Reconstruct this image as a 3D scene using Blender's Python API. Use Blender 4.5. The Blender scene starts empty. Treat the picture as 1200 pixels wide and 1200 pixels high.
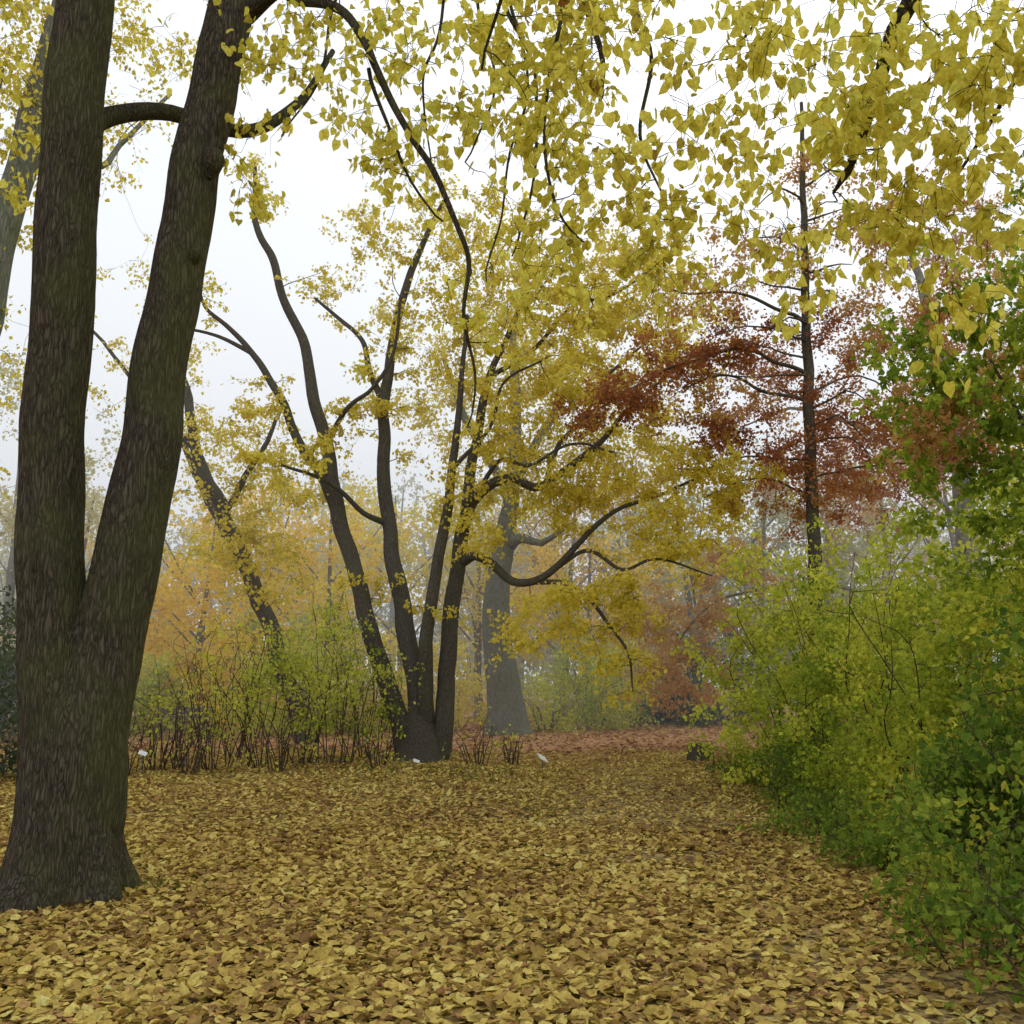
import bpy, math, random
import numpy as np
from mathutils import noise as mn, Vector
rng=np.random.default_rng(11); random.seed(11)
sc=bpy.context.scene
F=1100.0; P=math.radians(10.3); CH=1.6
cP,sP=math.cos(P),math.sin(P)
# image pixel coordinates plus a chosen depth -> world position in metres
def W(u,v,d):
    xc=(u-600)/F; yc=(600-v)/F
    k=d/(cP-yc*sP)
    return np.array([xc*k,d,CH+(sP+yc*cP)*k])
def G(u,d):
    yc=-math.tan(P+math.atan(CH/d)); p=W(u,600-yc*F,d); p[2]=gz(p[0],p[1]); return p
def scl(v,d): return d/(cP-(600-v)/F*sP)/F
def gz(x,y):
    return 0.03*np.sin(x*0.7+y*0.23)+0.025*np.sin(y*0.5-x*0.31)
def nrm(a): return a/(np.linalg.norm(a,axis=-1,keepdims=True)+1e-9)

class M:
    def __init__(s): s.v=[];s.l=[];s.t=[];s.m=[];s.s=[];s.n=0
    def add(s,v,faces,mat,smooth):   # faces: int array (nf,k)
        v=np.asarray(v,dtype=np.float64); faces=np.asarray(faces)
        s.v.append(v); s.l.append((faces+s.n).ravel()); s.t.append(np.full(len(faces),faces.shape[1]))
        s.m.append(np.full(len(faces),mat)); s.s.append(np.full(len(faces),smooth)); s.n+=len(v)
    def build(s,name,mats,loc=(0,0,0)):
        v=np.concatenate(s.v)-np.array(loc); l=np.concatenate(s.l); t=np.concatenate(s.t)
        me=bpy.data.meshes.new(name); me.vertices.add(len(v)); me.vertices.foreach_set('co',v.astype(np.float32).ravel())
        me.loops.add(len(l)); me.loops.foreach_set('vertex_index',l.astype(np.int32))
        me.polygons.add(len(t)); st=np.concatenate([[0],np.cumsum(t)[:-1]])
        me.polygons.foreach_set('loop_start',st.astype(np.int32))
        me.polygons.foreach_set('loop_total',t.astype(np.int32))
        me.polygons.foreach_set('material_index',np.concatenate(s.m).astype(np.int32))
        me.polygons.foreach_set('use_smooth',np.concatenate(s.s).astype(bool))
        for m in mats: me.materials.append(m)
        me.update(calc_edges=True); me.validate()
        o=bpy.data.objects.new(name,me); o.location=loc; sc.collection.objects.link(o); return o

def smooth(pts,rad,step):
    pts=np.asarray(pts,float); rad=np.asarray(rad,float)
    a=np.vstack([2*pts[0]-pts[1],pts,2*pts[-1]-pts[-2]])
    op=[];orr=[]
    for i in range(len(pts)-1):
        p0,p1,p2,p3=a[i:i+4]; n=max(1,int(np.linalg.norm(p2-p1)/step))
        t=(np.arange(n)/n)[:,None]
        op.append(.5*((2*p1)+(-p0+p2)*t+(2*p0-5*p1+4*p2-p3)*t**2+(-p0+3*p1-3*p2+p3)*t**3))
        orr.append(rad[i]+(rad[i+1]-rad[i])*t[:,0])
    op.append(pts[-1:]);orr.append(rad[-1:])
    return np.vstack(op),np.concatenate(orr)
def tube(m,pts,rad,sides=6,mat=0,disp=None):
    pts=np.asarray(pts);n=len(pts)
    tg=nrm(np.gradient(pts,axis=0)); md=np.abs(tg.mean(0)); ref=np.zeros(3); ref[np.argmin(md)]=1
    nn=nrm(np.cross(tg,ref)); bb=np.cross(tg,nn)
    a=np.arange(sides)/sides*2*math.pi
    R=np.asarray(rad)[:,None]*np.ones(sides)
    if disp is not None: R=disp(pts,a,R)
    v=pts[:,None,:]+R[:,:,None]*(np.cos(a)[None,:,None]*nn[:,None,:]+np.sin(a)[None,:,None]*bb[:,None,:])
    i=np.arange(n-1)[:,None]*sides; j=np.arange(sides)[None,:]; j2=(j+1)%sides
    f=np.stack([i+j,i+j2,i+sides+j2,i+sides+j],-1).reshape(-1,4)
    m.add(v.reshape(-1,3),f,mat,True)
def barkdisp(amp,fz=1.2,fa=9,knob=0.0,big=.05):
    def d(pts,a,R):
        R=R.copy(); s=random.random()*50
        for i,p in enumerate(pts):
            for k,an in enumerate(a):
                c,q=math.cos(an),math.sin(an)
                n1=mn.noise(Vector((c*fa*.35+s,q*fa*.35,p[2]*fz)))
                n2=mn.noise(Vector((c*1.1+s,q*1.1,p[2]*.9)))
                n3=1-abs(mn.noise(Vector((c*fa+s,q*fa,p[2]*fz*1.8))))*2
                R[i,k]*=1+amp*(n1*.7+n3*.5)+big*n2
        return R
    return d

LEAF_Q=(np.array([[0,0,0],[.42,.5,.12],[0,1,0],[-.42,.5,.12]],float)-[0,.0,0],[[0,1,2,3]])
hv=[[0,0,0],[0,1.08,-.12],[.3,-.08,.04],[.5,.22,.10],[.42,.62,.07],[-.3,-.08,.04],[-.5,.22,.1],[-.42,.62,.07]]
LEAF_H=(np.array(hv,float),[[0,2,3,4,1],[0,1,7,6,5]])
mv=[[0,0,0],[0,1.05,-.1],[.35,.02,.05],[.52,.42,.12],[.26,.55,.05],[-.35,.02,.05],[-.52,.42,.12],[-.26,.55,.05]]
LEAF_M=(np.array(mv,float),[[0,2,3,4,1],[0,1,7,6,5]])
def leaves(m,pos,size,hang=.3,tpl=LEAF_Q,mat=1,flat=None,szvar=.4):
    n=len(pos)
    if n==0:return
    r=rng.normal(size=(n,3))
    if flat is not None:
        N=nrm(rng.normal(size=(n,3))*flat+[0,0,1]); D=rng.normal(size=(n,3))
    else:
        D=nrm(r)+np.array([0,0,-1])*hang*2.2; N=rng.normal(size=(n,3))*.75+np.array([0,0,1])*(1-hang)
    D=nrm(D); N=nrm(N-D*(N*D).sum(1,keepdims=True)) if flat is None else N
    if flat is not None: D=nrm(D-N*(N*D).sum(1,keepdims=True))
    S=np.cross(D,N); sz=size*(1+szvar*rng.uniform(-1,1,n))
    T,fc=tpl; curl=rng.uniform(-.8,2.2,n)
    wd=rng.uniform(.7,1.15,n)
    v=pos[:,None,:]+sz[:,None,None]*(S[:,None,:]*T[None,:,0,None]*wd[:,None,None]+D[:,None,:]*T[None,:,1,None]+N[:,None,:]*(T[None,:,2,None]*curl[:,None,None]))
    k=len(T); f=np.array(fc); base=(np.arange(n)*k)[:,None,None]
    m.add(v.reshape(-1,3),(base+f[None]).reshape(-1,f.shape[1]),mat,False)

class Tree:
    def __init__(s,bark,leaf,leaf2=None):
        s.m=M(); s.np=[];s.nr=[]; s.mats=[bark,leaf]+([leaf2] if leaf2 else [])
    def limb(s,spec,sides=10,step=.3,wob=.25,disp=None,world=False,rad=None,k=1.0):
        if world: pts=np.array(spec,float); r=np.array(rad,float)
        else:
            pts=np.array([W(*q[:3]) for q in spec]); r=np.array([q[3]*.5*k*scl(q[1],q[2]) for q in spec])
        pts,r=smooth(pts,r,step)
        if wob:
            k=rng.uniform(0,99)
            for i in range(1,len(pts)-1):
                a=r[i]*wob+.012
                q=Vector(pts[i]*1.3)+Vector((k,0,0)); w=mn.noise_vector(q); pts[i]+=np.array(w)*a*1.6
        tube(s.m,pts,r,sides,0,disp); s.np.append(pts); s.nr.append(r); return pts
    def grow(s,T,up=.1,rk=.010,rt=.003,rb=.004,sides=4,jit=.13):
        T=np.asarray(T); P0=np.concatenate(s.np); R0=np.concatenate(s.nr)
        d0=np.array([np.min(((P0-t)**2).sum(1)) for t in T]); T=T[np.argsort(d0)]
        cap=len(P0)+len(T)*4; A=np.zeros((cap,3)); B=np.zeros(cap); A[:len(P0)]=P0;B[:len(P0)]=R0; n=len(P0)
        out=[]
        for t in T:
            dd=((A[:n]-t)**2).sum(1); i=int(np.argmin(dd)); L=math.sqrt(dd[i])
            if L<.05: continue
            p0=A[i]; r0=min(B[i]*.75,rb+rk*L)
            c1=p0+(t-p0)*.35+np.array([0,0,up*L])+rng.normal(size=3)*jit*L
            c2=p0+(t-p0)*.7+np.array([0,0,up*L*.9])+rng.normal(size=3)*jit*L
            k=6; q=np.linspace(0,1,k)[:,None]
            pts=(1-q)**3*p0+3*(1-q)**2*q*c1+3*(1-q)*q*q*c2+q**3*t
            r=np.linspace(r0,min(rt,r0),k)
            tube(s.m,pts,r,sides,0)
            A[n:n+4]=pts[[1,2,3,5]];B[n:n+4]=r[[1,2,3,5]]; n+=4
            out.append(pts)
        s.np=[A[:n].copy()];s.nr=[B[:n].copy()]; return out
    def spray(s,tw,n,L,droop=.2,r=.003,flatk=.5,t0=.2):
        tw=np.array(tw); i=rng.integers(0,len(tw),n); t=(t0+(1-t0)*rng.random(n))*(tw.shape[1]-1)
        a=np.minimum(t.astype(int),tw.shape[1]-2); f=(t-a)[:,None]
        p=tw[i,a]*(1-f)+tw[i,a+1]*f; tg=nrm(tw[i,a+1]-tw[i,a])
        d=nrm(rng.normal(size=(n,3))*[1,1,flatk]+tg*.9); l=L*rng.uniform(.4,1.3,n)[:,None]
        q=np.linspace(0,1,4)[None,:,None]
        pts=p[:,None]+d[:,None]*l[:,None]*q+rng.normal(size=(n,4,3))*l[:,None]*.06*q+np.array([0,0,-1])*droop*l[:,None]*q*q
        ref=nrm(rng.normal(size=(n,3))); nn=nrm(np.cross(d,ref)); bb=np.cross(d,nn)
        an=np.arange(3)/3*6.283; rr=np.linspace(r,r*.5,4)
        v=pts[:,:,None]+rr[None,:,None,None]*(np.cos(an)[None,None,:,None]*nn[:,None,None]+np.sin(an)[None,None,:,None]*bb[:,None,None])
        I=np.arange(3)[:,None]*3; J=np.arange(3)[None]; J2=(J+1)%3
        fc=np.stack([I+J,I+J2,I+3+J2,I+3+J],-1).reshape(-1,4)
        s.m.add(v.reshape(-1,3),(np.arange(n)[:,None,None]*12+fc[None]).reshape(-1,4),0,True)
        return pts
    def leaf(s,tw,per,size,spread=.15,hang=.3,tpl=LEAF_Q,mat=1,t0=.25):
        tw=np.array(tw); n=int(len(tw)*per); i=rng.integers(0,len(tw),n); t=(t0+(1-t0)*rng.random(n)**.8)*(tw.shape[1]-1)
        a=np.minimum(t.astype(int),tw.shape[1]-2); f=(t-a)[:,None]
        p=tw[i,a]*(1-f)+tw[i,a+1]*f+rng.normal(size=(n,3))*spread
        p=p[p[:,2]>.05]
        leaves(s.m,p,size,hang,tpl,mat)
    def build(s,name,loc): return s.m.build(name,s.mats,loc)
def clump(c,rx,rz,n,ry=None):
    g=rng.normal(size=(n,3))*.62
    return c+g*np.array([rx,ry or rx,rz])
def clumps(L):  # (u,v,d,rx,rz,n)
    return np.concatenate([clump(W(u,v,d),rx,rz,n) for u,v,d,rx,rz,n in L])

# ---------------- materials
def mat(name):
    m=bpy.data.materials.new(name); m.use_nodes=True; nt=m.node_tree; nt.nodes.clear(); return m,nt,nt.nodes.new('ShaderNodeOutputMaterial')
def ramp(nt,stops):
    r=nt.nodes.new('ShaderNodeValToRGB'); e=r.color_ramp.elements
    while len(e)<len(stops): e.new(.5)
    for i,(p,c) in enumerate(stops): e[i].position=p; e[i].color=(*c,1)
    return r
def math_(nt,op,a,b=None,c=None):
    n=nt.nodes.new('ShaderNodeMath'); n.operation=op
    for i,x in enumerate((a,b,c)):
        if x is None: continue
        if isinstance(x,(int,float)): n.inputs[i].default_value=x
        else: nt.links.new(x,n.inputs[i])
    return n.outputs[0]
def haze_tint(stops,k,c=(.62,.64,.62)): return [(p,tuple(a*(1-k)+b*k for a,b in zip(s,c))) for p,s in stops]  # blends ramp colours toward grey-white: haze painted into the base colour
def leafmat(name,stops,trans=.45,ns=.5,nw=.5,gloss=.03,fine=True):
    m,nt,o=mat(name); L=nt.links
    g=nt.nodes.new('ShaderNodeNewGeometry')
    no=nt.nodes.new('ShaderNodeTexNoise'); no.inputs['Scale'].default_value=ns; no.inputs['Detail'].default_value=1; L.new(g.outputs['Position'],no.inputs['Vector'])
    nn=math_(nt,'MULTIPLY_ADD',no.outputs['Fac'],2.4,-.7)
    a=math_(nt,'MULTIPLY',nn,nw); f=math_(nt,'MULTIPLY_ADD',g.outputs['Random Per Island'],1-nw,a)
    r=ramp(nt,stops); L.new(f,r.inputs[0]); col=r.outputs[0]
    if fine:
        n2=nt.nodes.new('ShaderNodeTexNoise'); n2.inputs['Scale'].default_value=45; n2.inputs['Detail'].default_value=1; L.new(g.outputs['Position'],n2.inputs['Vector'])
        mx=nt.nodes.new('ShaderNodeMix'); mx.data_type='RGBA'; mx.blend_type='MULTIPLY'; mx.inputs[0].default_value=1
        v=math_(nt,'MULTIPLY_ADD',n2.outputs['Fac'],.9,.55)
        cc=nt.nodes.new('ShaderNodeCombineColor')
        for i in range(3): L.new(v,cc.inputs[i])
        L.new(col,mx.inputs[6]); L.new(cc.outputs[0],mx.inputs[7]); col=mx.outputs[2]
    d=nt.nodes.new('ShaderNodeBsdfDiffuse'); t=nt.nodes.new('ShaderNodeBsdfTranslucent'); L.new(col,d.inputs[0]); L.new(col,t.inputs[0])
    s=nt.nodes.new('ShaderNodeMixShader'); s.inputs[0].default_value=trans; L.new(d.outputs[0],s.inputs[1]); L.new(t.outputs[0],s.inputs[2])
    L.new(s.outputs[0],o.inputs[0]); return m
def barkmat(name,c1,c2,moss,mossamt=.4,sc_=9,bump=.6):
    m,nt,o=mat(name); L=nt.links
    g=nt.nodes.new('ShaderNodeNewGeometry'); mp=nt.nodes.new('ShaderNodeMapping'); mp.inputs['Scale'].default_value=(1,1,.15); L.new(g.outputs['Position'],mp.inputs[0])
    v=nt.nodes.new('ShaderNodeTexNoise'); v.inputs['Scale'].default_value=sc_*5; v.inputs['Detail'].default_value=8; v.inputs['Roughness'].default_value=.75; v.inputs['Distortion'].default_value=.8; L.new(mp.outputs[0],v.inputs['Vector'])
    w=nt.nodes.new('ShaderNodeTexVoronoi'); w.feature='DISTANCE_TO_EDGE'; w.inputs['Scale'].default_value=sc_*4.0
    n9=nt.nodes.new('ShaderNodeTexNoise'); n9.inputs['Scale'].default_value=sc_*1.5; n9.inputs['Detail'].default_value=4; L.new(mp.outputs[0],n9.inputs['Vector'])
    va=nt.nodes.new('ShaderNodeVectorMath'); va.operation='MULTIPLY_ADD'; L.new(n9.outputs['Color'],va.inputs[0]); va.inputs[1].default_value=(.12,.12,.12); L.new(mp.outputs[0],va.inputs[2]); L.new(va.outputs[0],w.inputs['Vector'])
    h=math_(nt,'MULTIPLY_ADD',math_(nt,'MINIMUM',w.outputs[0],.3),1.5,v.outputs['Fac'])
    r=ramp(nt,[(.36,c1),(1.0,c2)]); L.new(h,r.inputs[0])
    n2=nt.nodes.new('ShaderNodeTexNoise'); n2.inputs['Scale'].default_value=1.3; n2.inputs['Detail'].default_value=7; n2.inputs['Roughness'].default_value=.7; L.new(g.outputs['Position'],n2.inputs['Vector'])
    sx=nt.nodes.new('ShaderNodeSeparateXYZ'); L.new(g.outputs['Normal'],sx.inputs[0])
    mo=math_(nt,'MULTIPLY_ADD',sx.outputs['X'],.10,n2.outputs['Fac'])
    rr=ramp(nt,[(.42,(0,0,0)),(.64,(mossamt,)*3)]); L.new(mo,rr.inputs[0])
    mx=nt.nodes.new('ShaderNodeMix'); mx.data_type='RGBA'; L.new(rr.outputs[0],mx.inputs[0]); L.new(r.outputs[0],mx.inputs[6])
    mm_=nt.nodes.new('ShaderNodeMix'); mm_.data_type='RGBA'; L.new(h,mm_.inputs[0]); mm_.inputs[6].default_value=(moss[0]*.3,moss[1]*.3,moss[2]*.3,1); mm_.inputs[7].default_value=(moss[0]*1.3,moss[1]*1.3,moss[2]*1.3,1); L.new(mm_.outputs[2],mx.inputs[7])
    b=nt.nodes.new('ShaderNodeBsdfDiffuse'); L.new(mx.outputs[2],b.inputs[0])
    bp=nt.nodes.new('ShaderNodeBump'); bp.inputs['Strength'].default_value=bump; bp.inputs['Distance'].default_value=.045; L.new(h,bp.inputs['Height']); L.new(bp.outputs[0],b.inputs['Normal'])
    L.new(b.outputs[0],o.inputs[0]); return m
def flatmat(name,c,rough=.7,ns=12,var=.4):
    m,nt,o=mat(name);L=nt.links; tc=nt.nodes.new('ShaderNodeNewGeometry'); n=nt.nodes.new('ShaderNodeTexNoise'); n.inputs['Scale'].default_value=ns; n.inputs['Detail'].default_value=4; L.new(tc.outputs['Position'],n.inputs['Vector'])
    r=ramp(nt,[(.3,tuple(x*(1-var) for x in c)),(.7,c)]); L.new(n.outputs['Fac'],r.inputs[0]); b=nt.nodes.new('ShaderNodeBsdfDiffuse'); L.new(r.outputs[0],b.inputs[0]); L.new(b.outputs[0],o.inputs[0]); return m

bark_lime=barkmat('bark_lime',(.022,.018,.014),(.19,.155,.115),(.13,.135,.055),.75,9,1.0)
bark_dark=barkmat('bark_dark',(.034,.028,.023),(.18,.15,.12),(.125,.125,.07),.5,12,.6)
bark_grey=barkmat('bark_grey',(.11,.11,.09),(.27,.265,.22),(.18,.20,.11),.6,7,.5)
twigm=flatmat('twig_bark',(.12,.088,.062),.9,14,.6)
bark_haze=flatmat('bark_far_haze_tint',(.42,.43,.42),.9,3,.25)  # far trunks: haze painted in as pale grey, on top of the mist
bark_mid=flatmat('bark_mid_haze_tint',(.26,.25,.22),.9,3,.35)  # midground bark lightened and greyed to paint in some haze
Y_lime=leafmat('leaf_lime_yellow',[(0,(.24,.10,.02)),(.05,(.40,.30,.04)),(.3,(.64,.56,.07)),(.6,(.82,.72,.13)),(.85,(.74,.70,.13)),(1,(.50,.56,.10))],.56,.5,.35)
y_mid=[(0,(.46,.38,.045)),(.35,(.74,.62,.075)),(.7,(.86,.72,.12)),(1,(.66,.66,.12))]
Y_mid=leafmat('leaf_yellow',y_mid,.5,.35,.45,fine=False)
Y_midp=leafmat('leaf_yellow_haze_tint',haze_tint(y_mid,.12),.5,.2,.45,fine=False)  # Y_mid colours with a little painted haze for trees further back
y_or=[(0,(.72,.45,.09)),(.5,(.92,.70,.12)),(1,(.84,.76,.16))]
Y_or=leafmat('leaf_orange_yellow',y_or,.5,.2,.5,fine=False)
y_grn=[(0,(.18,.24,.03)),(.3,(.40,.45,.055)),(.6,(.65,.67,.09)),(1,(.84,.76,.12))]
Y_grn=leafmat('leaf_yellow_green',y_grn,.5,.6,.5,fine=False)
Y_grnp=leafmat('leaf_yellow_green_haze_tint',haze_tint(y_grn,.08),.5,.3,.5,fine=False)  # same leaves as Y_grn, haze mixed into the colour for distance
HEDGE=leafmat('leaf_hedge',[(0,(.08,.14,.018)),(.3,(.22,.30,.03)),(.55,(.42,.48,.05)),(.8,(.66,.66,.08)),(1,(.82,.72,.10))],.5,.55,.62)
GRN=leafmat('leaf_green',[(0,(.04,.09,.015)),(.4,(.12,.20,.027)),(.7,(.26,.34,.045)),(.9,(.48,.50,.06)),(1,(.64,.52,.08))],.5,.8,.6)
DGRN=leafmat('leaf_dark_green',[(0,(.04,.06,.03)),(1,(.13,.16,.08))],.3,.8,.5,fine=False)
RED=leafmat('leaf_copper',[(0,(.22,.07,.035)),(.5,(.40,.15,.06)),(.8,(.50,.24,.07)),(1,(.60,.42,.10))],.45,.5,.5,fine=False)
bro=[(0,(.38,.18,.06)),(.5,(.60,.35,.11)),(1,(.70,.54,.15))]
BRO=leafmat('leaf_brown',bro,.5,.3,.5,fine=False)
BROp=leafmat('leaf_brown_haze_tint',haze_tint(bro,.12),.5,.2,.5,fine=False)  # BRO leaves paled by painted haze, not a different leaf colour
GREY=leafmat('leaf_grey_haze_tint',haze_tint([(0,(.30,.33,.18)),(.5,(.46,.46,.20)),(.8,(.68,.60,.22)),(1,(.62,.46,.20))],.20,(.66,.69,.70)),.4,.07,.75,fine=False)  # background foliage, bluish-grey haze painted into its colours
FAR=leafmat('leaf_far_haze_tint',haze_tint([(0,(.30,.33,.22)),(.5,(.46,.46,.26)),(.8,(.66,.58,.30)),(1,(.60,.50,.30))],.40,(.74,.78,.81)),.4,.07,.75,fine=False)  # farthest foliage, strongest painted haze in the colours

# ---------------- ground
def groundmat(name,st,vs_=16):
    m,nt,o=mat(name);L=nt.links; g=nt.nodes.new('ShaderNodeNewGeometry')
    v=nt.nodes.new('ShaderNodeTexVoronoi'); v.inputs['Scale'].default_value=vs_; v.inputs['Randomness'].default_value=1
    n0=nt.nodes.new('ShaderNodeTexNoise'); n0.inputs['Scale'].default_value=7
    L.new(g.outputs['Position'],n0.inputs['Vector'])
    ad=nt.nodes.new('ShaderNodeMix'); ad.data_type='RGBA'; ad.blend_type='ADD'; ad.inputs[0].default_value=.12; L.new(g.outputs['Position'],ad.inputs[6]); L.new(n0.outputs['Color'],ad.inputs[7])
    L.new(ad.outputs[2],v.inputs['Vector'])
    s=nt.nodes.new('ShaderNodeSeparateColor'); L.new(v.outputs['Color'],s.inputs[0])
    r=ramp(nt,st); L.new(s.outputs[0],r.inputs[0])
    sp=nt.nodes.new('ShaderNodeSeparateXYZ'); L.new(g.outputs['Position'],sp.inputs[0])
    n3=nt.nodes.new('ShaderNodeTexNoise'); n3.inputs['Scale'].default_value=.35; n3.inputs['Detail'].default_value=4; L.new(g.outputs['Position'],n3.inputs['Vector'])
    yy=math_(nt,'MULTIPLY_ADD',n3.outputs['Fac'],8,sp.outputs['Y'])
    mr=nt.nodes.new('ShaderNodeMapRange'); mr.inputs[1].default_value=23; mr.inputs[2].default_value=27; L.new(yy,mr.inputs[0])
    r2=ramp(nt,[(0,(.24,.11,.06)),(.5,(.46,.23,.12)),(1,(.56,.38,.20))]); L.new(s.outputs[0],r2.inputs[0])
    mx=nt.nodes.new('ShaderNodeMix'); mx.data_type='RGBA'; L.new(mr.outputs[0],mx.inputs[0]); L.new(r.outputs[0],mx.inputs[6]); L.new(r2.outputs[0],mx.inputs[7])
    b=nt.nodes.new('ShaderNodeBsdfDiffuse'); L.new(mx.outputs[2],b.inputs[0])
    bp=nt.nodes.new('ShaderNodeBump'); bp.inputs['Strength'].default_value=.7; bp.inputs['Distance'].default_value=.03; L.new(v.outputs['Distance'],bp.inputs['Height']); L.new(bp.outputs[0],b.inputs['Normal'])
    L.new(b.outputs[0],o.inputs[0]); return m
m=M()
xs=np.concatenate([[-300,-150,-80],np.arange(-40,40.1,1),[80,150,300]]); ys=np.concatenate([[-100,-30],np.arange(-10,60.1,1),[90,150,250,400]])
X,Yg=np.meshgrid(xs,ys); V=np.stack([X,Yg,gz(X,Yg)],-1).reshape(-1,3); nx=len(xs)
i=np.arange(len(ys)-1)[:,None]*nx; j=np.arange(nx-1)[None]
m.add(V,np.stack([i+j,i+j+1,i+nx+j+1,i+nx+j],-1).reshape(-1,4),0,True)
m.build('ground',[groundmat('leaf_litter_soil',[(0,(.05,.035,.02)),(.35,(.13,.085,.035)),(.6,(.26,.17,.055)),(.85,(.40,.30,.085)),(1,(.48,.39,.13))])])
def pc(y): return 1.45+ .03*y - (max(0,y-17)**2)*.022
m=M(); ys=np.arange(-6,32,.5); vs=[]
for k,y in enumerate(ys):
    for t in np.linspace(-1,1,9):
        x=pc(y)+t*1.15+ .2*mn.noise(Vector((y*.8,t,3))); vs.append([x,y,gz(x,y)+.006])
i=np.arange(len(ys)-1)[:,None]*9; j=np.arange(8)[None]
m.add(vs,np.stack([i+j,i+j+1,i+10+j,i+9+j],-1).reshape(-1,4),0,True)
m.build('path',[groundmat('path_litter',[(0,(.09,.06,.035)),(.3,(.20,.135,.06)),(.7,(.34,.24,.09)),(1,(.46,.36,.14))],26)])
litter=leafmat('fallen_leaf',[(0,(.11,.06,.03)),(.13,(.23,.13,.05)),(.32,(.39,.26,.075)),(.6,(.53,.39,.095)),(.86,(.62,.50,.15)),(1,(.55,.51,.19))],.15,.7,.32,.04)
litterb=leafmat('fallen_beech_leaf',[(0,(.20,.09,.045)),(.5,(.38,.20,.085)),(.8,(.46,.29,.11)),(1,(.53,.41,.14))],.15,.45,.3,.04)
m=M()
def scat(n,y0,y1,size,tpl,mt,pp=1.0,zb=.03,q0=.95):
    y=np.sqrt(rng.random(n)*(y1*y1-y0*y0)+y0*y0); x=(rng.random(n)*2-1)*(.60*y+1)
    pw=np.array([abs(a-pc(b)+.4*mn.noise(Vector((a*2,b*2,5))))<.7 for a,b in zip(x,y)])
    keep=~pw|(rng.random(n)<pp)
    q=np.array([mn.noise(Vector((a*.7,b*.7,0)))+.6*mn.noise(Vector((a*2.2,b*2.2,9))) for a,b in zip(x,y)]); keep&=rng.random(n)<(q0+q*.9)
    x=x[keep];y=y[keep]
    z=gz(x,y)+.008+zb*rng.random(len(x))
    leaves(m,np.stack([x,y,z],-1),size,0,tpl,mt,flat=.30)
scat(66000,3.5,11,.057,LEAF_H,0,.72)
scat(13000,3.5,11,.048,LEAF_M,1,1.0,q0=.5)
scat(82000,11,23,.070,LEAF_Q,0,.72)
scat(18000,9,24,.07,LEAF_Q,1,1,q0=.5)
scat(32000,22,45,.13,LEAF_Q,1,1)
scat(5000,23,40,.12,LEAF_Q,0,1)
m.build('fallen_leaves',[litter,litterb])

# ---------------- big two-stemmed linden on the left
t=Tree(bark_lime,Y_lime); D=7.7
b0=W(72,1052,D); b0[2]=0
def mkflare(A,Bm,amp=.05):
    def flare(pts,a,R):
        R=R.copy()
        for i,p in enumerate(pts):
            h=max(0,p[2]); fl=math.exp(-h/.26)
            for k,an in enumerate(a):
                lob=.5+.5*math.sin(an*5+1.2+.8*math.sin(an*2)); R[i,k]*=1+fl*(A+Bm*lob)
        return barkdisp(amp)(pts,a,R)
    return flare
def bl(spec,**k): return t.limb(spec,sides=60,step=.05,wob=.05,disp=mkflare(.0,.12),**k)
c=[W(72,1062,D),W(78,980,D),W(82,900,D),W(86,830,D),W(88,770,D)]; c[0][2]=-.15
t.limb(c,sides=64,step=.05,wob=.0,disp=mkflare(.06,.42,.06),world=True,rad=[.40,.375,.34,.28,.16])
bl([(58,1066,D,80),(64,960,D,88),(66,850,D,82),(60,700,D,74),(62,500,D,68),(75,300,D,66),(88,120,D,64),(99,0,D,62),(112,-160,D,56)])
bl([(82,1066,D,80),(94,960,D,90),(110,850,D,84),(126,760,D+.05,80),(150,650,D+.1,74),(176,520,D+.15,66),(196,380,D+.2,60),(226,220,D+.3,56),(255,80,D+.4,52),(272,0,D+.5,50),(300,-160,D+.6,44)])
for (u,v,r) in [(258,190,.09),(196,545,.10),(108,830,.10),(236,300,.05),(182,660,.05),(40,560,.05)]:
    p=W(u-12,v,D+.1); pts=np.array([p+[0,0,-r*1.8],p+[.02,0,-r],p+[.05,-.03,0],p+[.02,0,r],p+[0,0,r*1.8]])
    pp,rr=smooth(pts,[.02,r*.75,r,r*.75,.02],.015); tube(t.m,pp,rr,24,0,barkdisp(.12,4))
t.limb([(99,170,D,22),(130,137,D+.3,22),(200,130,D+.8,19),(290,152,D+1.3,15),(350,120,D+1.6,10),(390,60,D+2,6)],sides=14,step=.12,disp=barkdisp(.05))
t.limb([(280,20,D+.5,22),(330,-10,D+.2,15),(400,5,D-.4,11),(432,80,D-.6,9),(480,150,D-.8,8),(520,215,D-.9,7),(546,290,D-.9,6),(541,360,D-.9,4.5),(552,440,D-.9,3),(548,500,D-.9,2)],sides=10,step=.08,wob=2)
t.limb([(432,80,D-.6,5),(470,180,D-.7,3.5),(520,260,D-.6,2.5)],sides=6,step=.08,wob=2.5)
t.limb([(99,-40,D,30),(40,-120,D+.5,24),(-60,-160,D+1,16)],sides=10)
t.limb([(290,-90,D+.5,30),(420,-150,D,22),(560,-130,D-.5,16),(700,-60,D-1,9)],sides=10)
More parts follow.
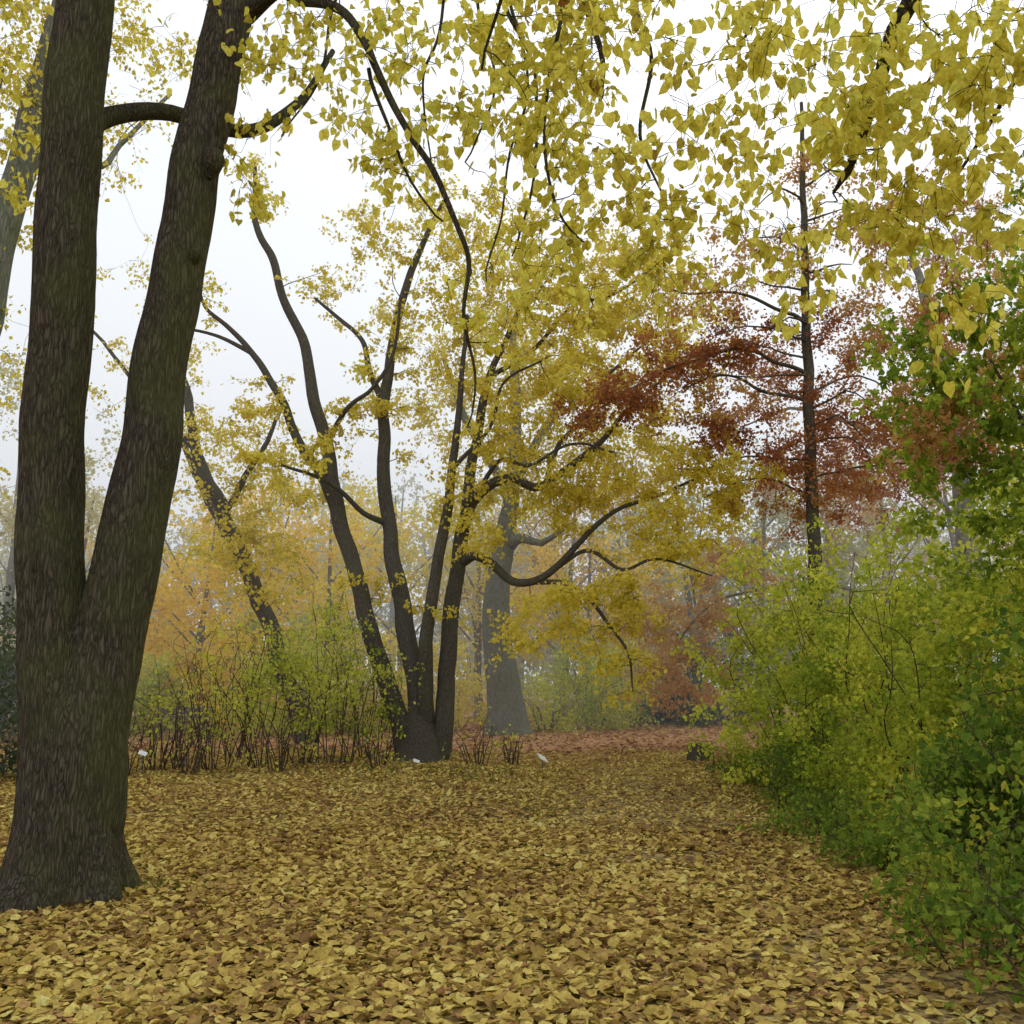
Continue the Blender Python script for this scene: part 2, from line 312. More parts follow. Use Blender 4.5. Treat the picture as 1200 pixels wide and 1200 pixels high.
for s_ in [[(560,-130,7.2,6),(600,0,7,5),(632,120,6.8,4.5),(625,220,6.8,3.5),(600,300,6.8,2)],[(640,-100,6.8,6),(660,20,6.5,5),(640,140,6.5,4),(655,240,6.5,3.5),(690,290,6.5,1.8)],[(600,-130,7,5),(560,-20,7,4),(575,100,7,3),(545,190,7,2)],[(700,-60,6.7,8),(705,60,6.6,7),(703,120,6.6,5)],
    [(500,-140,7.2,5),(520,0,7,4),(490,100,7,3),(505,190,7,2)],[(400,-140,7.8,6),(395,0,7.8,4),(370,90,7.8,3),(330,160,7.8,2)],[(700,-60,6.7,6),(760,60,6.6,5),(750,160,6.6,4),(790,260,6.6,2)],[(560,-130,7.2,5),(610,50,6.9,4),(600,190,6.9,3),(570,330,6.9,2)]]:
    t.limb(s_,sides=6,step=.08,wob=3.5)
tg=clumps([(40,40,8.5,.7,.7,22),(20,190,9,.5,.6,14),(250,70,8.5,.5,.3,12),(350,120,8,.7,.6,20),(330,30,7.8,.6,.4,16),(420,60,7.5,.6,.5,22),(500,40,7,.7,.5,22),(450,200,7.3,.5,.5,12),
  (540,140,7,.6,.6,20),(550,330,6.9,.35,.7,11),(620,60,6.5,.7,.5,20),(630,230,6.6,.45,.8,22),(700,40,6.5,.6,.5,18),(290,230,8.3,.4,.3,5),(660,300,6.6,.3,.4,10),(700,180,6.6,.4,.6,14),(770,240,6.6,.3,.4,10)])
tw=t.grow(tg,up=.05,rk=.007,rt=.003,rb=.004,jit=.24)
sp=t.spray(tw,760,.28,.35,.0028); t.leaf(sp,3.3,.067,.03,.65,LEAF_H); t.leaf(tw,2.6,.067,.05,.6,LEAF_H)
t.build('linden_tree',b0)

# ---------------- linden standing right of / behind the camera, boughs hang into view
t=Tree(bark_lime,Y_lime)
t.limb([(5.2,-2.5,-.1),(5.2,-2.5,.6),(5.15,-2.4,3),(5.0,-2.2,6),(5,-2,10)],world=True,rad=[.55,.38,.33,.28,.15],sides=24,step=.1,disp=mkflare(.1,.3))
for a in [[(5.1,-2.3,4.5),(4.6,0,5.8),(3.6,2,6.4),(2.4,4,6.2),(1.4,5.5,5.6)],[(5.0,-2.2,5),(4.9,0,6.0),(4.2,2.6,6.3),(3.4,4.6,5.7),(3.0,6.2,4.9)],
          [(5.0,-2.2,6),(3.4,0,7),(1.6,2.2,7.0),(.3,4.4,6.4),(-.2,5.6,5.6)],[(5.0,-2.2,4.2),(5.2,0,5.3),(4.6,2.4,5.6),(3.9,4.4,5.2),(3.6,6,4.4)],[(4.6,0,5.8),(3.2,2.6,6.1),(2.3,4.6,5.4),(2.0,5.4,4.6)]]:
    t.limb(a,world=True,rad=[.13,.085,.05,.022,.008],sides=10,step=.12,wob=2)
tg=clumps([(760,0,5.2,.6,.4,18),(700,90,5.4,.4,.4,10),(820,90,5,.5,.4,16),(880,20,4.8,.5,.4,18),(960,60,4.8,.5,.4,20),(1040,20,4.5,.5,.4,22),(1130,40,4.5,.5,.4,24),(1190,100,4.6,.4,.4,18),
  (1080,130,4.7,.4,.35,16),(980,170,5,.5,.4,16),(860,190,5.4,.5,.4,16),(760,220,5.9,.5,.4,15),(1150,220,4.8,.5,.35,16),(1080,260,5.2,.5,.3,13),(920,270,5.6,.5,.3,11),(1180,340,5,.3,.3,9),(1020,230,5.2,.4,.3,10),
  (800,290,6.2,.4,.3,11),(620,-20,5.6,.5,.4,12),(660,150,6,.35,.5,10),(540,10,6,.4,.4,10),(700,300,6.3,.25,.3,6),(980,320,5.8,.4,.3,7)])
tw=t.grow(tg,up=.04,rk=.007,rt=.003,rb=.004,jit=.25)
sp=t.spray(tw,780,.28,.35,.0026); t.leaf(sp,2.9,.066,.03,.65,LEAF_H); t.leaf(tw,1.8,.069,.04,.6,LEAF_H)
t.build('linden_tree',(5.2,-2.5,0))

# ---------------- far-left leaning tree
t=Tree(bark_grey,Y_mid); q=11.5
t.limb([(-90,905,q,60),(-60,650,q,48),(-15,360,q,40),(15,230,q,34),(45,110,q,28),(80,-20,q,20)],sides=20,step=.15,disp=barkdisp(.05))
t.limb([(-10,350,q,20),(-30,200,q+.5,16),(0,80,q+1,10)])
t.limb([(50,100,q,14),(110,190,q+1,8),(140,170,q+2,6),(200,110,q+3,4)],sides=8)
tw=t.grow(clumps([(10,40,q,1.2,.9,36),(60,150,q,.7,.6,14),(110,60,q+1,1,.6,20),(10,420,q,.5,1,10),(-20,250,q,.8,.7,18),(170,60,q+1,.8,.5,14),(30,520,q+3,.5,1.6,8),(170,280,q+5,1,1,8)]),rk=.006,jit=.18)
sp=t.spray(tw,650,.4,.2,.003); t.leaf(sp,9,.07,.06,.5); t.build('maple_tree',G(-90,q))

# ---------------- central multi-stemmed tree
t=Tree(bark_dark,Y_mid); C=20.5
def cl(s,sd=12): return t.limb(s,sides=sd,step=.12,wob=.22,k=.82,disp=barkdisp(.05,2,6,big=.08) if sd>8 else None)
b=G(492,C)
pp=np.array([b+[0,0,-.1],b+[0,0,.12],b+[0,0,.5],b+[0,0,.95]]); pp,rr=smooth(pp,[.66,.50,.40,.25],.08); tube(t.m,pp,rr,30,0,barkdisp(.12))
cl([(478,885,C,32),(464,830,C,28),(440,765,C,25),(420,690,C,24),(402,620,C,22),(388,560,C,20),(380,515,C,18),(364,450,C,16),(355,400,C,14),(330,345,C,12),(318,300,C,11),(300,262,C,9),(298,190,C,5)])
cl([(400,612,C,17),(378,560,C,15),(350,520,C,13),(330,470,C,12),(296,415,C,9),(270,385,C,7),(242,362,C,5),(232,335,C-.5,3)])
cl([(296,415,C,7),(250,392,C,5),(215,385,C-.5,4),(190,395,C-.6,2)],8)
cl([(488,890,C,34),(487,800,C,28),(474,730,C+.2,26),(464,670,C+.3,23),(452,600,C+.5,20),(449,530,C+.5,18),(452,460,C+.5,15),(462,400,C+.6,13),(478,330,C+.6,11),(498,280,C+.6,8),(520,235,C+.6,5)])
cl([(498,890,C,28),(499,780,C-.3,21),(506,700,C-.5,18),(520,620,C-.5,15),(530,550,C-.5,12),(538,470,C-.6,9),(548,370,C-.6,5)])
cl([(515,885,C,30),(522,800,C,25),(530,720,C,23),(540,650,C,21),(548,600,C-.2,18),(572,570,C-.6,15),(600,560,C-.8,13),(628,572,C-1,12),(655,556,C-1.1,11),(682,535,C-1.3,9),(710,512,C-1.4,8),(740,475,C-1.6,6),(770,450,C-1.7,4),(800,425,C-1.8,3)])
cl([(540,660,C,14),(558,652,C-.5,14),(578,662,C-.7,13),(600,682,C-.9,12),(628,680,C-1.1,11),(655,662,C-1.3,10),(676,638,C-1.5,9),(694,618,C-1.6,8),(725,596,C-1.8,6),(775,580,C-2,5),(835,552,C-2.2,3)])
cl([(620,682,C-1,8),(660,684,C-1.4,7),(690,702,C-1.6,6),(715,735,C-2,5),(735,765,C-2.1,4),(742,810,C-2.1,2)],8)
cl([(655,664,C-1.2,7),(690,645,C-1.6,6),(730,668,C-2,5),(770,655,C-2.3,4),(835,675,C-2.5,2)],8)
cl([(546,610,C,17),(552,550,C+.3,15),(560,500,C+.5,13),(575,440,C+.8,10),(592,400,C+.9,8),(615,350,C+1,6),(640,300,C+1.2,4)])
cl([(449,612,C+.4,10),(425,600,C,8),(400,575,C-.4,7),(372,560,C-.8,6),(330,545,C-1.2,4)],8)
cl([(452,480,C+.5,11),(436,440,C+.8,9),(425,400,C+1,7),(400,375,C+1.5,6),(370,350,C+1.8,4)],8)
cl([(380,520,C,9),(410,475,C-1,7),(435,455,C-1.3,6),(460,415,C-1.5,5),(470,350,C-1.8,4)],8)
cl([(640,566,C-1,8),(655,520,C-.5,7),(685,490,C-.2,6),(712,440,C,5),(760,400,C+.4,3)],8)
cl([(548,600,C-.2,8),(585,540,C-1,6),(620,545,C-1.6,5),(670,520,C-2,4),(720,530,C-2.6,3)],8)
cl([(575,440,C+.8,8),(625,410,C+.5,6),(670,360,C,5),(720,345,C,4),(780,300,C,3)],8)
cl([(530,550,C-.5,7),(575,500,C-1,5),(590,450,C-1.5,4),(640,420,C-2,3)],8)
tg=clumps([(620,340,C,1.7,1.3,70),(700,390,C,1.9,1.2,90),(770,350,C,1.2,1.1,34),(800,400,C-1,1.0,.7,20),(600,440,C-.5,1.6,1,60),(690,480,C-1,1.6,.7,46),(540,330,C,1.3,1.1,30),(490,420,C,1.1,1,24),
 (720,570,C-1.5,1.5,.6,46),(810,560,C-2,1.3,.6,36),(640,600,C-1,1.2,.5,22),(640,740,C-1.5,1.4,.5,24),(700,700,C-2,1.3,.5,26),(590,520,C-1,1.2,.7,24),(780,640,C-2,1.3,.6,30),(520,560,C-1,.8,.8,10),
 (420,470,C,1,1,16),(350,540,C-1,1.1,.5,14),(400,330,C+1,1.2,.7,14),(470,260,C,1.2,.7,18),(560,250,C+.5,1.2,.7,22),(300,480,C,.9,.6,8),(250,370,C,.7,.5,5),(310,220,C,.6,.8,5),(740,780,C-2,.6,.5,8),(450,690,C-.5,.9,.7,6),(860,590,C-2,.9,.5,18),(570,640,C-1.4,.8,.4,8),(740,300,C+.5,1.6,.8,30)])
tw=t.grow(tg,up=.08,rk=.009,rt=.004,rb=.005,jit=.2)
sp=t.spray(tw,4200,.42,.15,.004,.35); t.leaf(sp,13,.088,.055,.3); t.build('yellow_maple_tree',b)

# ---------------- leaning tree left-back
t=Tree(bark_dark,Y_mid); q=25
t.limb([(358,882,q,26),(335,800,q,22),(318,740,q,20),(288,665,q,18),(262,600,q,16),(232,530,q,13),(212,430,q,9),(190,350,q,5)],sides=12,wob=.4)
t.limb([(288,665,q,12),(250,600,q+.6,10),(222,540,q+1,8),(200,480,q+1.2,4)],sides=8,wob=.6)
t.limb([(262,600,q,9),(300,540,q-1,7),(330,480,q-1,4)],sides=8,wob=.6)
t.limb([(232,530,q,7),(180,480,q,5),(120,400,q,4),(80,370,q,2)],sides=6,wob=1)
tw=t.grow(clumps([(230,500,q,1.8,1.2,20),(290,540,q,1.5,.8,22),(200,400,q,1.5,1.2,8),(330,600,q,1.5,1,26),(260,640,q-1,1.4,.9,30),(320,680,q-1,1.3,.7,18),(150,430,q,1.5,1,8)]),rk=.008,jit=.2)
sp=t.spray(tw,850,.5,.15,.004,.4); t.leaf(sp,9,.10,.08,.35); t.build('leaning_maple_tree',G(358,q))

# ---------------- large grey trunk behind
t=Tree(bark_grey,Y_midp,Y_grn); q=29.5
b=G(597,q)
def fl2(pts,a,R):
    R=R.copy()
    for i,p in enumerate(pts):
        fl=math.exp(-max(0,p[2])/.5)
        for k,an in enumerate(a): R[i,k]*=1+fl*(.12+.2*(.5+.5*math.sin(an*6+.5)))
    return barkdisp(.04)(pts,a,R)
c=[W(597,868,q),W(592,820,q),W(584,760,q),(W(582,700,q)),W(590,640,q),W(600,570,q),W(604,480,q),W(600,380,q)]
t.limb(c,sides=28,step=.15,wob=0.05,world=True,rad=[.62,.55,.46,.40,.32,.24,.18,.1],disp=fl2)
t.limb([(598,640,q,14),(612,632,q-.6,12),(634,636,q-1,8),(660,620,q-1.4,5)],sides=10)
t.limb([(600,570,q,13),(640,500,q,10),(680,430,q,6)],sides=10); t.limb([(600,580,q,12),(550,500,q,9),(520,420,q,5)],sides=10)
tw=t.grow(clumps([(600,380,q,2.6,2,50),(520,480,q,2,1.5,30),(690,460,q,2,1.6,40),(640,560,q,1.8,1,22),(740,540,q,1.5,1.2,26),(560,600,q,1.3,.8,10)]),rk=.006)
sp=t.spray(tw,1300,.55,.15,.004,.4); t.leaf(sp,9,.12,.09,.35); t.build('old_oak_tree',b)

# ---------------- straight tree with copper leaves on the right
t=Tree(bark_dark,RED,BRO); q=18
t.limb([(962,905,q,20),(958,760,q,18),(953,600,q,15),(948,470,q,13),(944,340,q,10),(941,220,q,7),(939,120,q,4)],sides=12,wob=.2)
t.limb([(946,440,q,6),(915,425,q-.3,5),(875,412,q-.5,4.5),(830,418,q-.7,4),(770,440,q-.9,3),(700,480,q-1,2)],sides=6,wob=2,step=.15)
t.limb([(948,470,q,5),(900,462,q-.3,4),(850,440,q-.6,3),(800,455,q-.8,2)],sides=6,wob=2,step=.15)
t.limb([(945,380,q,5),(900,360,q-.3,4),(850,345,q-.6,3),(790,340,q-.8,2)],sides=6,wob=2,step=.15)
for v in np.arange(200,600,20):
    s=1 if rng.random()<.5 else -1; L=rng.uniform(40,120)*(.5+v/700); dz=rng.uniform(-2,2); u0=941+(v-200)*.03
    t.limb([(u0,v,q,3.2),(u0+s*L*.5,v-10+rng.uniform(-12,12),q+dz*.5,2.2),(u0+s*L,v+rng.uniform(-20,25),q+dz,1.1)],sides=5,wob=2)
tw=t.grow(clumps([(940,480,q,1.2,.7,28),(900,540,q,1.3,.4,32),(1000,560,q,1.2,.4,30),(990,470,q,1.1,.5,22),(1060,520,q,1.2,.4,28),(930,400,q,1,.5,16),(1010,400,q+1,.9,.6,14),(940,590,q,1.3,.3,26),(865,412,q-.5,.9,.25,28),(800,430,q-.8,1,.3,34),(740,465,q-1,.9,.28,26),(690,488,q-1,.7,.22,14),(1140,530,q,1.2,.3,26),(840,490,q-.6,.7,.3,10)]),rk=.005,jit=.2)
sp=t.spray(tw,1750,.34,.1,.0025,.25); t.leaf(sp,12,.068,.06,.15,mat=1)
tw=t.grow(clumps([(900,300,q,1,.7,20),(1000,290,q,1,.8,30),(1060,380,q,1,.8,34),(830,350,q-.6,1.1,.5,20),(1090,250,q,1.2,.8,34),(980,200,q,.9,.6,16),(1150,330,q,1.2,.9,34),(1010,400,q+1,.9,.6,18),(1090,470,q,1.2,.5,26),(1150,450,q,1,.8,26),(870,470,q-.5,1,.5,14),(760,480,q-.8,.9,.4,10)]),rk=.005,jit=.2)
sp=t.spray(tw,1550,.36,.15,.0025,.4); t.leaf(sp,10,.075,.06,.3,mat=2); t.build('copper_tree',G(962,q))
t=Tree(bark_mid,RED,BROp); q=27
t.limb([(1150,862,q,36),(1140,700,q,28),(1120,520,q,20),(1090,380,q,12),(1060,260,q,5)],sides=14)
t.limb([(1130,620,q,6),(1040,520,q-1,5),(940,480,q-2,4),(870,500,q-2.5,2)],sides=6,wob=.8)
t.limb([(1130,720,q,6),(1000,690,q-1,5),(900,690,q-2,4),(830,710,q-2,3),(790,760,q-2,2)],sides=6,wob=.8)
tw=t.grow(clumps([(900,430,25,1,.4,18),(880,500,25,1.3,.7,18),(1040,560,q-1,2,1,44),(1120,500,q,2,1.6,36),(1160,560,q,1.4,1.2,24),(950,540,q,1.5,.8,34),(780,310,q-1,1.3,.5,10)]),rk=.004,jit=.18)
sp=t.spray(tw,1000,.42,.15,.003,.3); t.leaf(sp,12,.088,.06,.2,mat=1)
tw=t.grow(clumps([(780,740,25,1.2,1,40),(830,700,25,1.3,1,32),(790,800,25,1.2,.5,28),(850,650,25,1.3,.7,18),(1100,330,q,2,1.5,34),(1160,400,q,1.6,1.4,24)]),rk=.005,jit=.18)
sp=t.spray(tw,1000,.45,.15,.003,.3); t.leaf(sp,12,.10,.07,.25,mat=2); t.build('copper_beech_tree',G(1150,q))

# ---------------- shrubs
def bush(name,base,R,H,stems,nt,per,ls,leafm,tpl=LEAF_Q,low=.12,bark=twigm,spread=.06,hang=.35,sr=.014,sl=.3,ns=3.0,wob=1.6):
    t=Tree(bark,leafm)
    for k in range(stems):
        a=rng.uniform(0,6.28); r0=rng.uniform(0,R*.3); r1=rng.uniform(.3,.9)*R; h=H*rng.uniform(.45,.97)
        p0=base+[math.cos(a)*r0,math.sin(a)*r0,-.05]; p3=base+[math.cos(a)*r1,math.sin(a)*r1,h]
        p1=p0*.65+p3*.35+[0,0,.12*H]+rng.normal(size=3)*.06*H; p2=p0*.3+p3*.7+[0,0,.08*H]+rng.normal(size=3)*.08*H
        t.limb([p0,p1,p2,p3],world=True,rad=[sr,sr*.8,sr*.55,sr*.3],sides=6,step=.15,wob=wob*2)
    g=nrm(rng.normal(size=(nt,3))); g[:,2]=rng.uniform(-1,1,nt)
    rr=rng.uniform(.3,1,nt)**.5
    z=.5+.5*g[:,2]; w=np.sqrt(np.clip(1-(z*1.0-.35)**2/.5,0.05,1))
    T=base+np.stack([g[:,0]*rr*R*w,g[:,1]*rr*R*w,H*(low+(1-low)*z*rr)],-1)
    for q in T:
        n_=mn.noise(Vector(q*1.1)); q[:2]+= (q[:2]-base[:2])*n_*.7; q[2]*=1+n_*.35
    tw=t.grow(T,up=.1,rk=.005,rt=.0022,rb=.003,jit=.18); sp=t.spray(tw,int(nt*ns),sl,.15,.0022,.5,t0=.3)
    t.leaf(sp,per/ns,ls,spread,hang,tpl)
    t.build(name,base); return
E=lambda y: 2.5+1.3*(1-math.exp(-(y-6)/6)) if y>6 else 2.5-(6-y)*.15
for (y,off,R,H,lf,n,per,ls,tp) in [(4.6,1.6,1.1,1.9,GRN,160,26,.055,LEAF_H),(6.2,1.5,1.25,2.6,GRN,230,28,.052,LEAF_H),(7.6,1.2,1.0,1.7,GRN,160,28,.05,LEAF_H),(8.4,2.5,1.6,4.1,HEDGE,300,30,.058,LEAF_M),(7.2,3.0,1.3,4.0,HEDGE,230,28,.06,LEAF_M),
   (10.2,1.5,1.4,3.0,HEDGE,260,30,.055,LEAF_M),(10.6,3.4,1.6,4.7,HEDGE,240,30,.065,LEAF_M),(12.3,1.5,1.6,3.4,HEDGE,260,34,.06,LEAF_Q),(12.0,3.6,1.9,4.6,Y_grn,240,34,.08,LEAF_Q),(14.6,1.4,1.7,3.9,Y_grn,270,36,.07,LEAF_Q),(17,1.4,1.8,4.2,Y_grn,270,36,.075,LEAF_Q),(15.8,3.8,2,4.7,Y_grn,220,36,.085,LEAF_Q),(18.6,3.2,1.9,4.0,Y_grn,180,36,.085,LEAF_Q)]:
    x=E(y)+off; bush('hazel_bush',np.array([x,y,gz(x,y)]),R,H,9,n,per,ls,lf,tp,low=.04,sr=.011)
for y in np.arange(4.6,17.5,1.0):
    x=E(y)+.5+rng.uniform(-.4,.25); bush('low_shrub',np.array([x,y,gz(x,y)]),rng.uniform(.4,.7),.7+rng.uniform(-.3,.35),6,56,20,.045,GRN if (rng.random()<.7 or y<9) else HEDGE,LEAF_M if y<10 else LEAF_Q,low=.03,sr=.006,sl=.16)
t=Tree(bark_dark,HEDGE,BRO); bb=np.array([6.2,9.6,0.])
t.limb([bb,bb+[-.1,0,2],bb+[-.2,0,4.2],bb+[-.3,.2,6.5]],world=True,rad=[.11,.09,.06,.02],sides=10)
t.limb([bb+[-.1,0,2.4],bb+[-.8,-.4,3.6],bb+[-1.4,-.6,4.8]],world=True,rad=[.05,.035,.012])
tw=t.grow(clumps([(1150,340,9,.7,.4,34),(1200,400,9,.6,.5,44),(1110,430,9.2,.6,.35,24),(1180,500,9,.7,.4,44),(1220,310,9.5,.6,.8,40),(1120,560,9.5,.8,.35,36),(1200,590,8.6,.5,.4,28),(1060,400,9.5,.4,.2,8),(1080,470,9.5,.5,.25,14)]),rk=.005,jit=.2)
sp=t.spray(tw,1050,.24,.25,.002,.4); t.leaf(sp,6.5,.066,.04,.5,LEAF_M)
tw=t.grow(clumps([(1170,450,9.4,.8,.5,24),(1100,510,9.6,.6,.3,18)]),rk=.006); sp=t.spray(tw,180,.24); t.leaf(sp,6,.065,.05,.4,LEAF_M,mat=2)
t.build('field_maple_tree',bb)
# left: twiggy shrubs with thin foliage
for (u,d,R,H,lf,n,per) in [(150,17.5,1.0,1.5,Y_grn,30,3),(180,18.4,.8,1.3,Y_grn,24,3),(205,18.5,1.2,2.4,Y_grn,60,6),(250,18,1.2,2.6,Y_grn,70,7),(305,18.5,1.4,3.2,Y_grn,100,12),(355,19,1.5,3.4,Y_grn,120,16),(395,19.2,1.5,3.5,Y_grn,120,16),(425,20.5,1.2,2.8,HEDGE,70,18),(275,20.5,1.5,3.5,Y_mid,90,14),(445,18.2,.6,1.1,Y_grn,24,6),(560,19.5,.7,1.1,Y_grn,24,4),(220,17.2,.8,1.2,Y_grn,20,2),(330,17.4,.8,1.3,Y_grn,24,4),(600,19.5,.5,.8,Y_grn,14,3)]:
    bush('spindle_bush',G(u,d),R,H,15,n,per,.065,lf,low=.22,sr=.011,spread=.05,sl=.35)
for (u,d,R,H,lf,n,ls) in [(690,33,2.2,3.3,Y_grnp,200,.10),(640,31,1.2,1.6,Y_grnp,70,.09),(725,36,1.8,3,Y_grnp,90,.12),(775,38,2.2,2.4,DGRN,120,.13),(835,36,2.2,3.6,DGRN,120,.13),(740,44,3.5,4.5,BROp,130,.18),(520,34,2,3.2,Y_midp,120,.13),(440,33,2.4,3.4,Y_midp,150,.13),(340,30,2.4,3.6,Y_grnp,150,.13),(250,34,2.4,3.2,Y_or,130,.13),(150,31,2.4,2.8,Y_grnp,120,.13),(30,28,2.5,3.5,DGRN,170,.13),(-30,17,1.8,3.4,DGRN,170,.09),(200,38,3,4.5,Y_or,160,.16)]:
    bush('shrub',G(u,d),R,H,10,n,30,ls,lf,low=.04,spread=.12,sr=.02,sl=.5,bark=bark_mid)

# ---------------- mid & distant trees
def bgtree(name,u,d,H,R,lf,nt_,per,ls,t0=.3,bark=bark_mid):
    b=G(u,d); t=Tree(bark,lf); r=.012*H+.04
    lean=rng.normal(size=2)*.04*H
    t.limb([b+[0,0,-.1],b+[lean[0]*.3,lean[1]*.3,H*.35],b+[lean[0],lean[1],H*.92]],world=True,rad=[r*1.2,r*.8,.03],sides=8,step=.8)
    for k in range(8):
        a=rng.uniform(0,6.28); z=H*rng.uniform(.2,.6); l=R*rng.uniform(.5,.9)
        t.limb([b+[0,0,z],b+[math.cos(a)*l*.5,math.sin(a)*l*.5,z+l*.5],b+[math.cos(a)*l,math.sin(a)*l,z+l*1.1]],world=True,rad=[r*.35,r*.2,.02],sides=5,step=.8,wob=1)
    cs=[]
    for k in range(max(4,nt_//12)):
        g=nrm(rng.normal(size=3)); c=b+np.array([g[0]*R*.8,g[1]*R*.8,H*(t0+(1-t0)*.5)+g[2]*H*(1-t0)*.45])
        cs.append(clump(c,R*.46,R*.34,12))
    tw=t.grow(np.concatenate(cs),rk=.006,sides=3); sp=t.spray(tw,nt_*2,.8,.1,.006); t.leaf(sp,per/2,ls,.2,.3)
    t.build(name,b)
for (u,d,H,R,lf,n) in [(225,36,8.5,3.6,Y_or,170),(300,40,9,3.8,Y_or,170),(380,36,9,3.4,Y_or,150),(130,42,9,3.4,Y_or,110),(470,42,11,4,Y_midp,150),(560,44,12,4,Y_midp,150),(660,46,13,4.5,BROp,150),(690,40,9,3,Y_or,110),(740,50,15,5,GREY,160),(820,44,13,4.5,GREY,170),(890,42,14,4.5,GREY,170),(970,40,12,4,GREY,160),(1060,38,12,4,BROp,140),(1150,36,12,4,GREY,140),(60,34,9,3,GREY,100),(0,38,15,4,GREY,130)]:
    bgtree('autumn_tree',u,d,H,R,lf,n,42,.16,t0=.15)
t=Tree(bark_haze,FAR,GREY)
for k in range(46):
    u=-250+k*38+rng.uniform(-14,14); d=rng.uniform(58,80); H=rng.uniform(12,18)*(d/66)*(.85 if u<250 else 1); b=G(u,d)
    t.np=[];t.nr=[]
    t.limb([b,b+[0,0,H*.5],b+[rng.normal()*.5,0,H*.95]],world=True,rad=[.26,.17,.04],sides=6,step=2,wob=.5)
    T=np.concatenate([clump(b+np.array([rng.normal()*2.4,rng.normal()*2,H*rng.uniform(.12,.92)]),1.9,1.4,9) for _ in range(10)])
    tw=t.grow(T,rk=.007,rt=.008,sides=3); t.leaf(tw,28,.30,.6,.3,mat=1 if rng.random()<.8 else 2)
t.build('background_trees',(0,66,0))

# ---------------- grass tufts
m=M()
for (u,d,n,s) in [(540,18,260,.6),(430,17.5,200,.6),(470,16.5,200,.8),(600,18,120,.4),(350,17,120,.7),(175,7.9,70,.12),(640,12,50,.3),(20,7.4,50,.2),(560,16,150,.5),(400,16,150,1.0)]:
    c=G(u,d); p=c+rng.normal(size=(n,3))*[s,s*.8,0]; p[:,2]=gz(p[:,0],p[:,1])
    D_=nrm(rng.normal(size=(n,3))*.5+[0,0,1]); S=nrm(np.cross(D_,rng.normal(size=(n,3)))); h=rng.uniform(.04,.11,n)[:,None]
    v=np.stack([p-S*.004,p+S*.004,p+D_*h*.6+S*.003,p+D_*h+nrm(rng.normal(size=(n,3)))*h*.3],1)
    m.add(v.reshape(-1,3),(np.arange(n)*4)[:,None]+np.array([[0,1,2,3]]),0,False)
m.build('grass',[leafmat('grass_blade',[(0,(.05,.09,.02)),(1,(.16,.22,.05))],.3,fine=False)])

# ---------------- small objects
def boxv(m,c,sx,sy,sz,R=None,mt=0):
    v=np.array([[x,y,z] for x in(-1,1) for y in(-1,1) for z in(-1,1)],float)*[sx/2,sy/2,sz/2]
    if R is not None: v=v@R.T
    m.add(v+c,[[0,1,3,2],[4,6,7,5],[0,4,5,1],[2,3,7,6],[0,2,6,4],[1,5,7,3]],mt,False)
def rot(ax,a):
    c,s=math.cos(a),math.sin(a)
    return np.array({'x':[[1,0,0],[0,c,-s],[0,s,c]],'y':[[c,0,s],[0,1,0],[-s,0,c]],'z':[[c,-s,0],[s,c,0],[0,0,1]]}[ax])
white=flatmat('label_white',(.8,.8,.78),.5,30,.08); steel=flatmat('label_stake',(.12,.12,.12),.5)
for (u,d,h,an,s) in [(636,18.6,.20,.9,1),(488,19.0,.10,.3,.5),(166,17.0,.42,.2,.55)]:
    m=M(); b=G(u,d); R=rot('z',an)@rot('y',.35)@rot('x',-.8); boxv(m,b+[0,0,h/2],.015,.015,h,None,1); boxv(m,b+[0,-.02,h],.26*s,.01,.16*s,R,0); boxv(m,b+[0,-.005,h-.01],.05*s,.03,.05*s,R,1)
    m.build('plant_label',[white,steel],b)
m=M(); b=G(821,19.5)
def sd(pts,a,R):
    R=R.copy()
    for i in range(len(pts)):
        for k,an in enumerate(a): R[i,k]*=1+.08*math.sin(an*4+.7)+.05*mn.noise(Vector((math.cos(an)*3,math.sin(an)*3,pts[i][2]*4)))
    return R
z=np.array([-.05,.05,.15,.25,.33,.352,.352]); tube(m,b+np.stack([z*0,z*0,z],-1)+0,[.30,.27,.25,.245,.24,.225,.001],28,0,sd)
z=np.array([.353,.36,.36]); tube(m,b+np.stack([z*0,z*0,z],-1),[.2,.19,.001],28,1,sd)
m.build('tree_stump',[bark_dark,flatmat('stump_top',(.22,.20,.10),.9,20,.5)],b)
m=M(); b=G(212,29); wood=flatmat('bench_wood',(.20,.16,.11),.8)
for k in range(4): boxv(m,b+[0,-.18+k*.12,.45],1.7,.10,.035)
for k in range(3): boxv(m,b+[0,.27+k*.03,.58+k*.14],1.7,.03,.11,rot('x',-.2))
for s in(-.7,.7):
    boxv(m,b+[s,-.16,.215],.07,.07,.43); boxv(m,b+[s,.22,.215],.07,.07,.43); boxv(m,b+[s,.345,.68],.06,.04,.6,rot('x',-.2)); boxv(m,b+[s,.02,.41],.06,.5,.04)
m.build('park_bench',[wood],b)

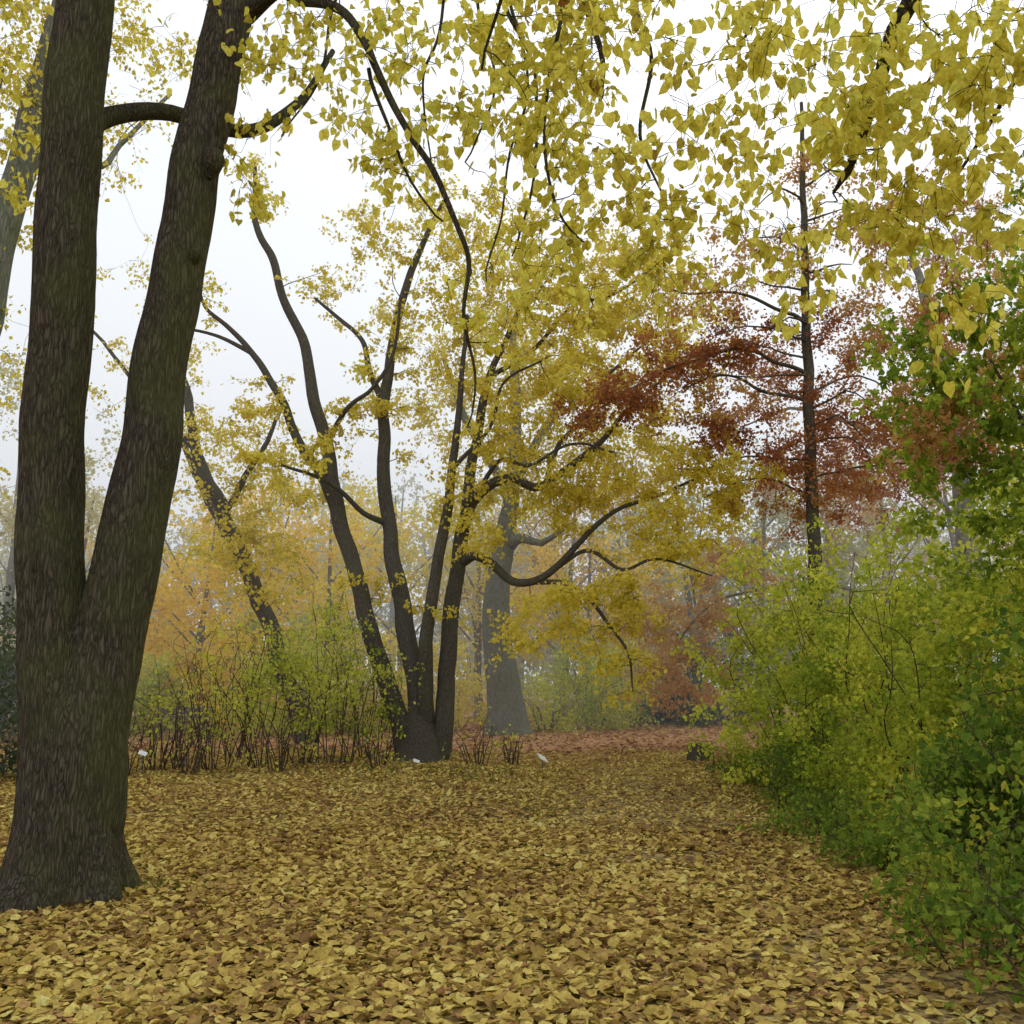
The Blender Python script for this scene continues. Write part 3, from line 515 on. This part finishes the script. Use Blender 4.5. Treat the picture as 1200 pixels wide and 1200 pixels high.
# ---------------- mist lying across the clearing
m=M(); boxv(m,np.array([0,69,13.]),260,102,27.)
mm,nt,o=mat('mist_volume'); vs=nt.nodes.new('ShaderNodeVolumeScatter'); vs.inputs['Color'].default_value=(.98,.99,1,1); vs.inputs['Density'].default_value=.0068; vs.inputs['Anisotropy'].default_value=.1
nt.links.new(vs.outputs[0],o.inputs['Volume']); m.build('mist',[mm])

# ---------------- sky, sun, camera
w=bpy.data.worlds.new('World'); sc.world=w; w.use_nodes=True; nt=w.node_tree; nt.nodes.clear()
sk=nt.nodes.new('ShaderNodeTexSky'); sk.sky_type='NISHITA'; sk.sun_disc=False; sk.sun_elevation=math.radians(48); sk.sun_rotation=math.radians(20); sk.dust_density=4; sk.air_density=1
hs=nt.nodes.new('ShaderNodeHueSaturation'); hs.inputs['Saturation'].default_value=.12; nt.links.new(sk.outputs[0],hs.inputs['Color'])
mx=nt.nodes.new('ShaderNodeMix'); mx.data_type='RGBA'; mx.inputs[0].default_value=.85; nt.links.new(hs.outputs[0],mx.inputs[6]); mx.inputs[7].default_value=(8.8,9.2,9.7,1)
bg=nt.nodes.new('ShaderNodeBackground'); bg.inputs['Strength'].default_value=.125; nt.links.new(mx.outputs[2],bg.inputs[0])
wo=nt.nodes.new('ShaderNodeOutputWorld'); nt.links.new(bg.outputs[0],wo.inputs[0])
sl=bpy.data.lights.new('sun','SUN'); sl.energy=.8; sl.angle=math.radians(35); sl.color=(1,.97,.92); so=bpy.data.objects.new('sun',sl); sc.collection.objects.link(so)
so.rotation_euler=(math.radians(-42),0,math.radians(-20))
cam=bpy.data.cameras.new('camera'); cam.sensor_width=36; cam.lens=36*F/1200; cam.clip_end=1500; cam.clip_start=.05
co=bpy.data.objects.new('camera',cam); co.location=(0,0,CH); co.rotation_euler=(math.radians(90)+P,0,0); sc.collection.objects.link(co); sc.camera=co
sc.view_settings.view_transform='Standard'; sc.view_settings.look='None'; sc.view_settings.exposure=0
print('verts',sum(len(o.data.vertices) for o in sc.objects if o.type=='MESH'))
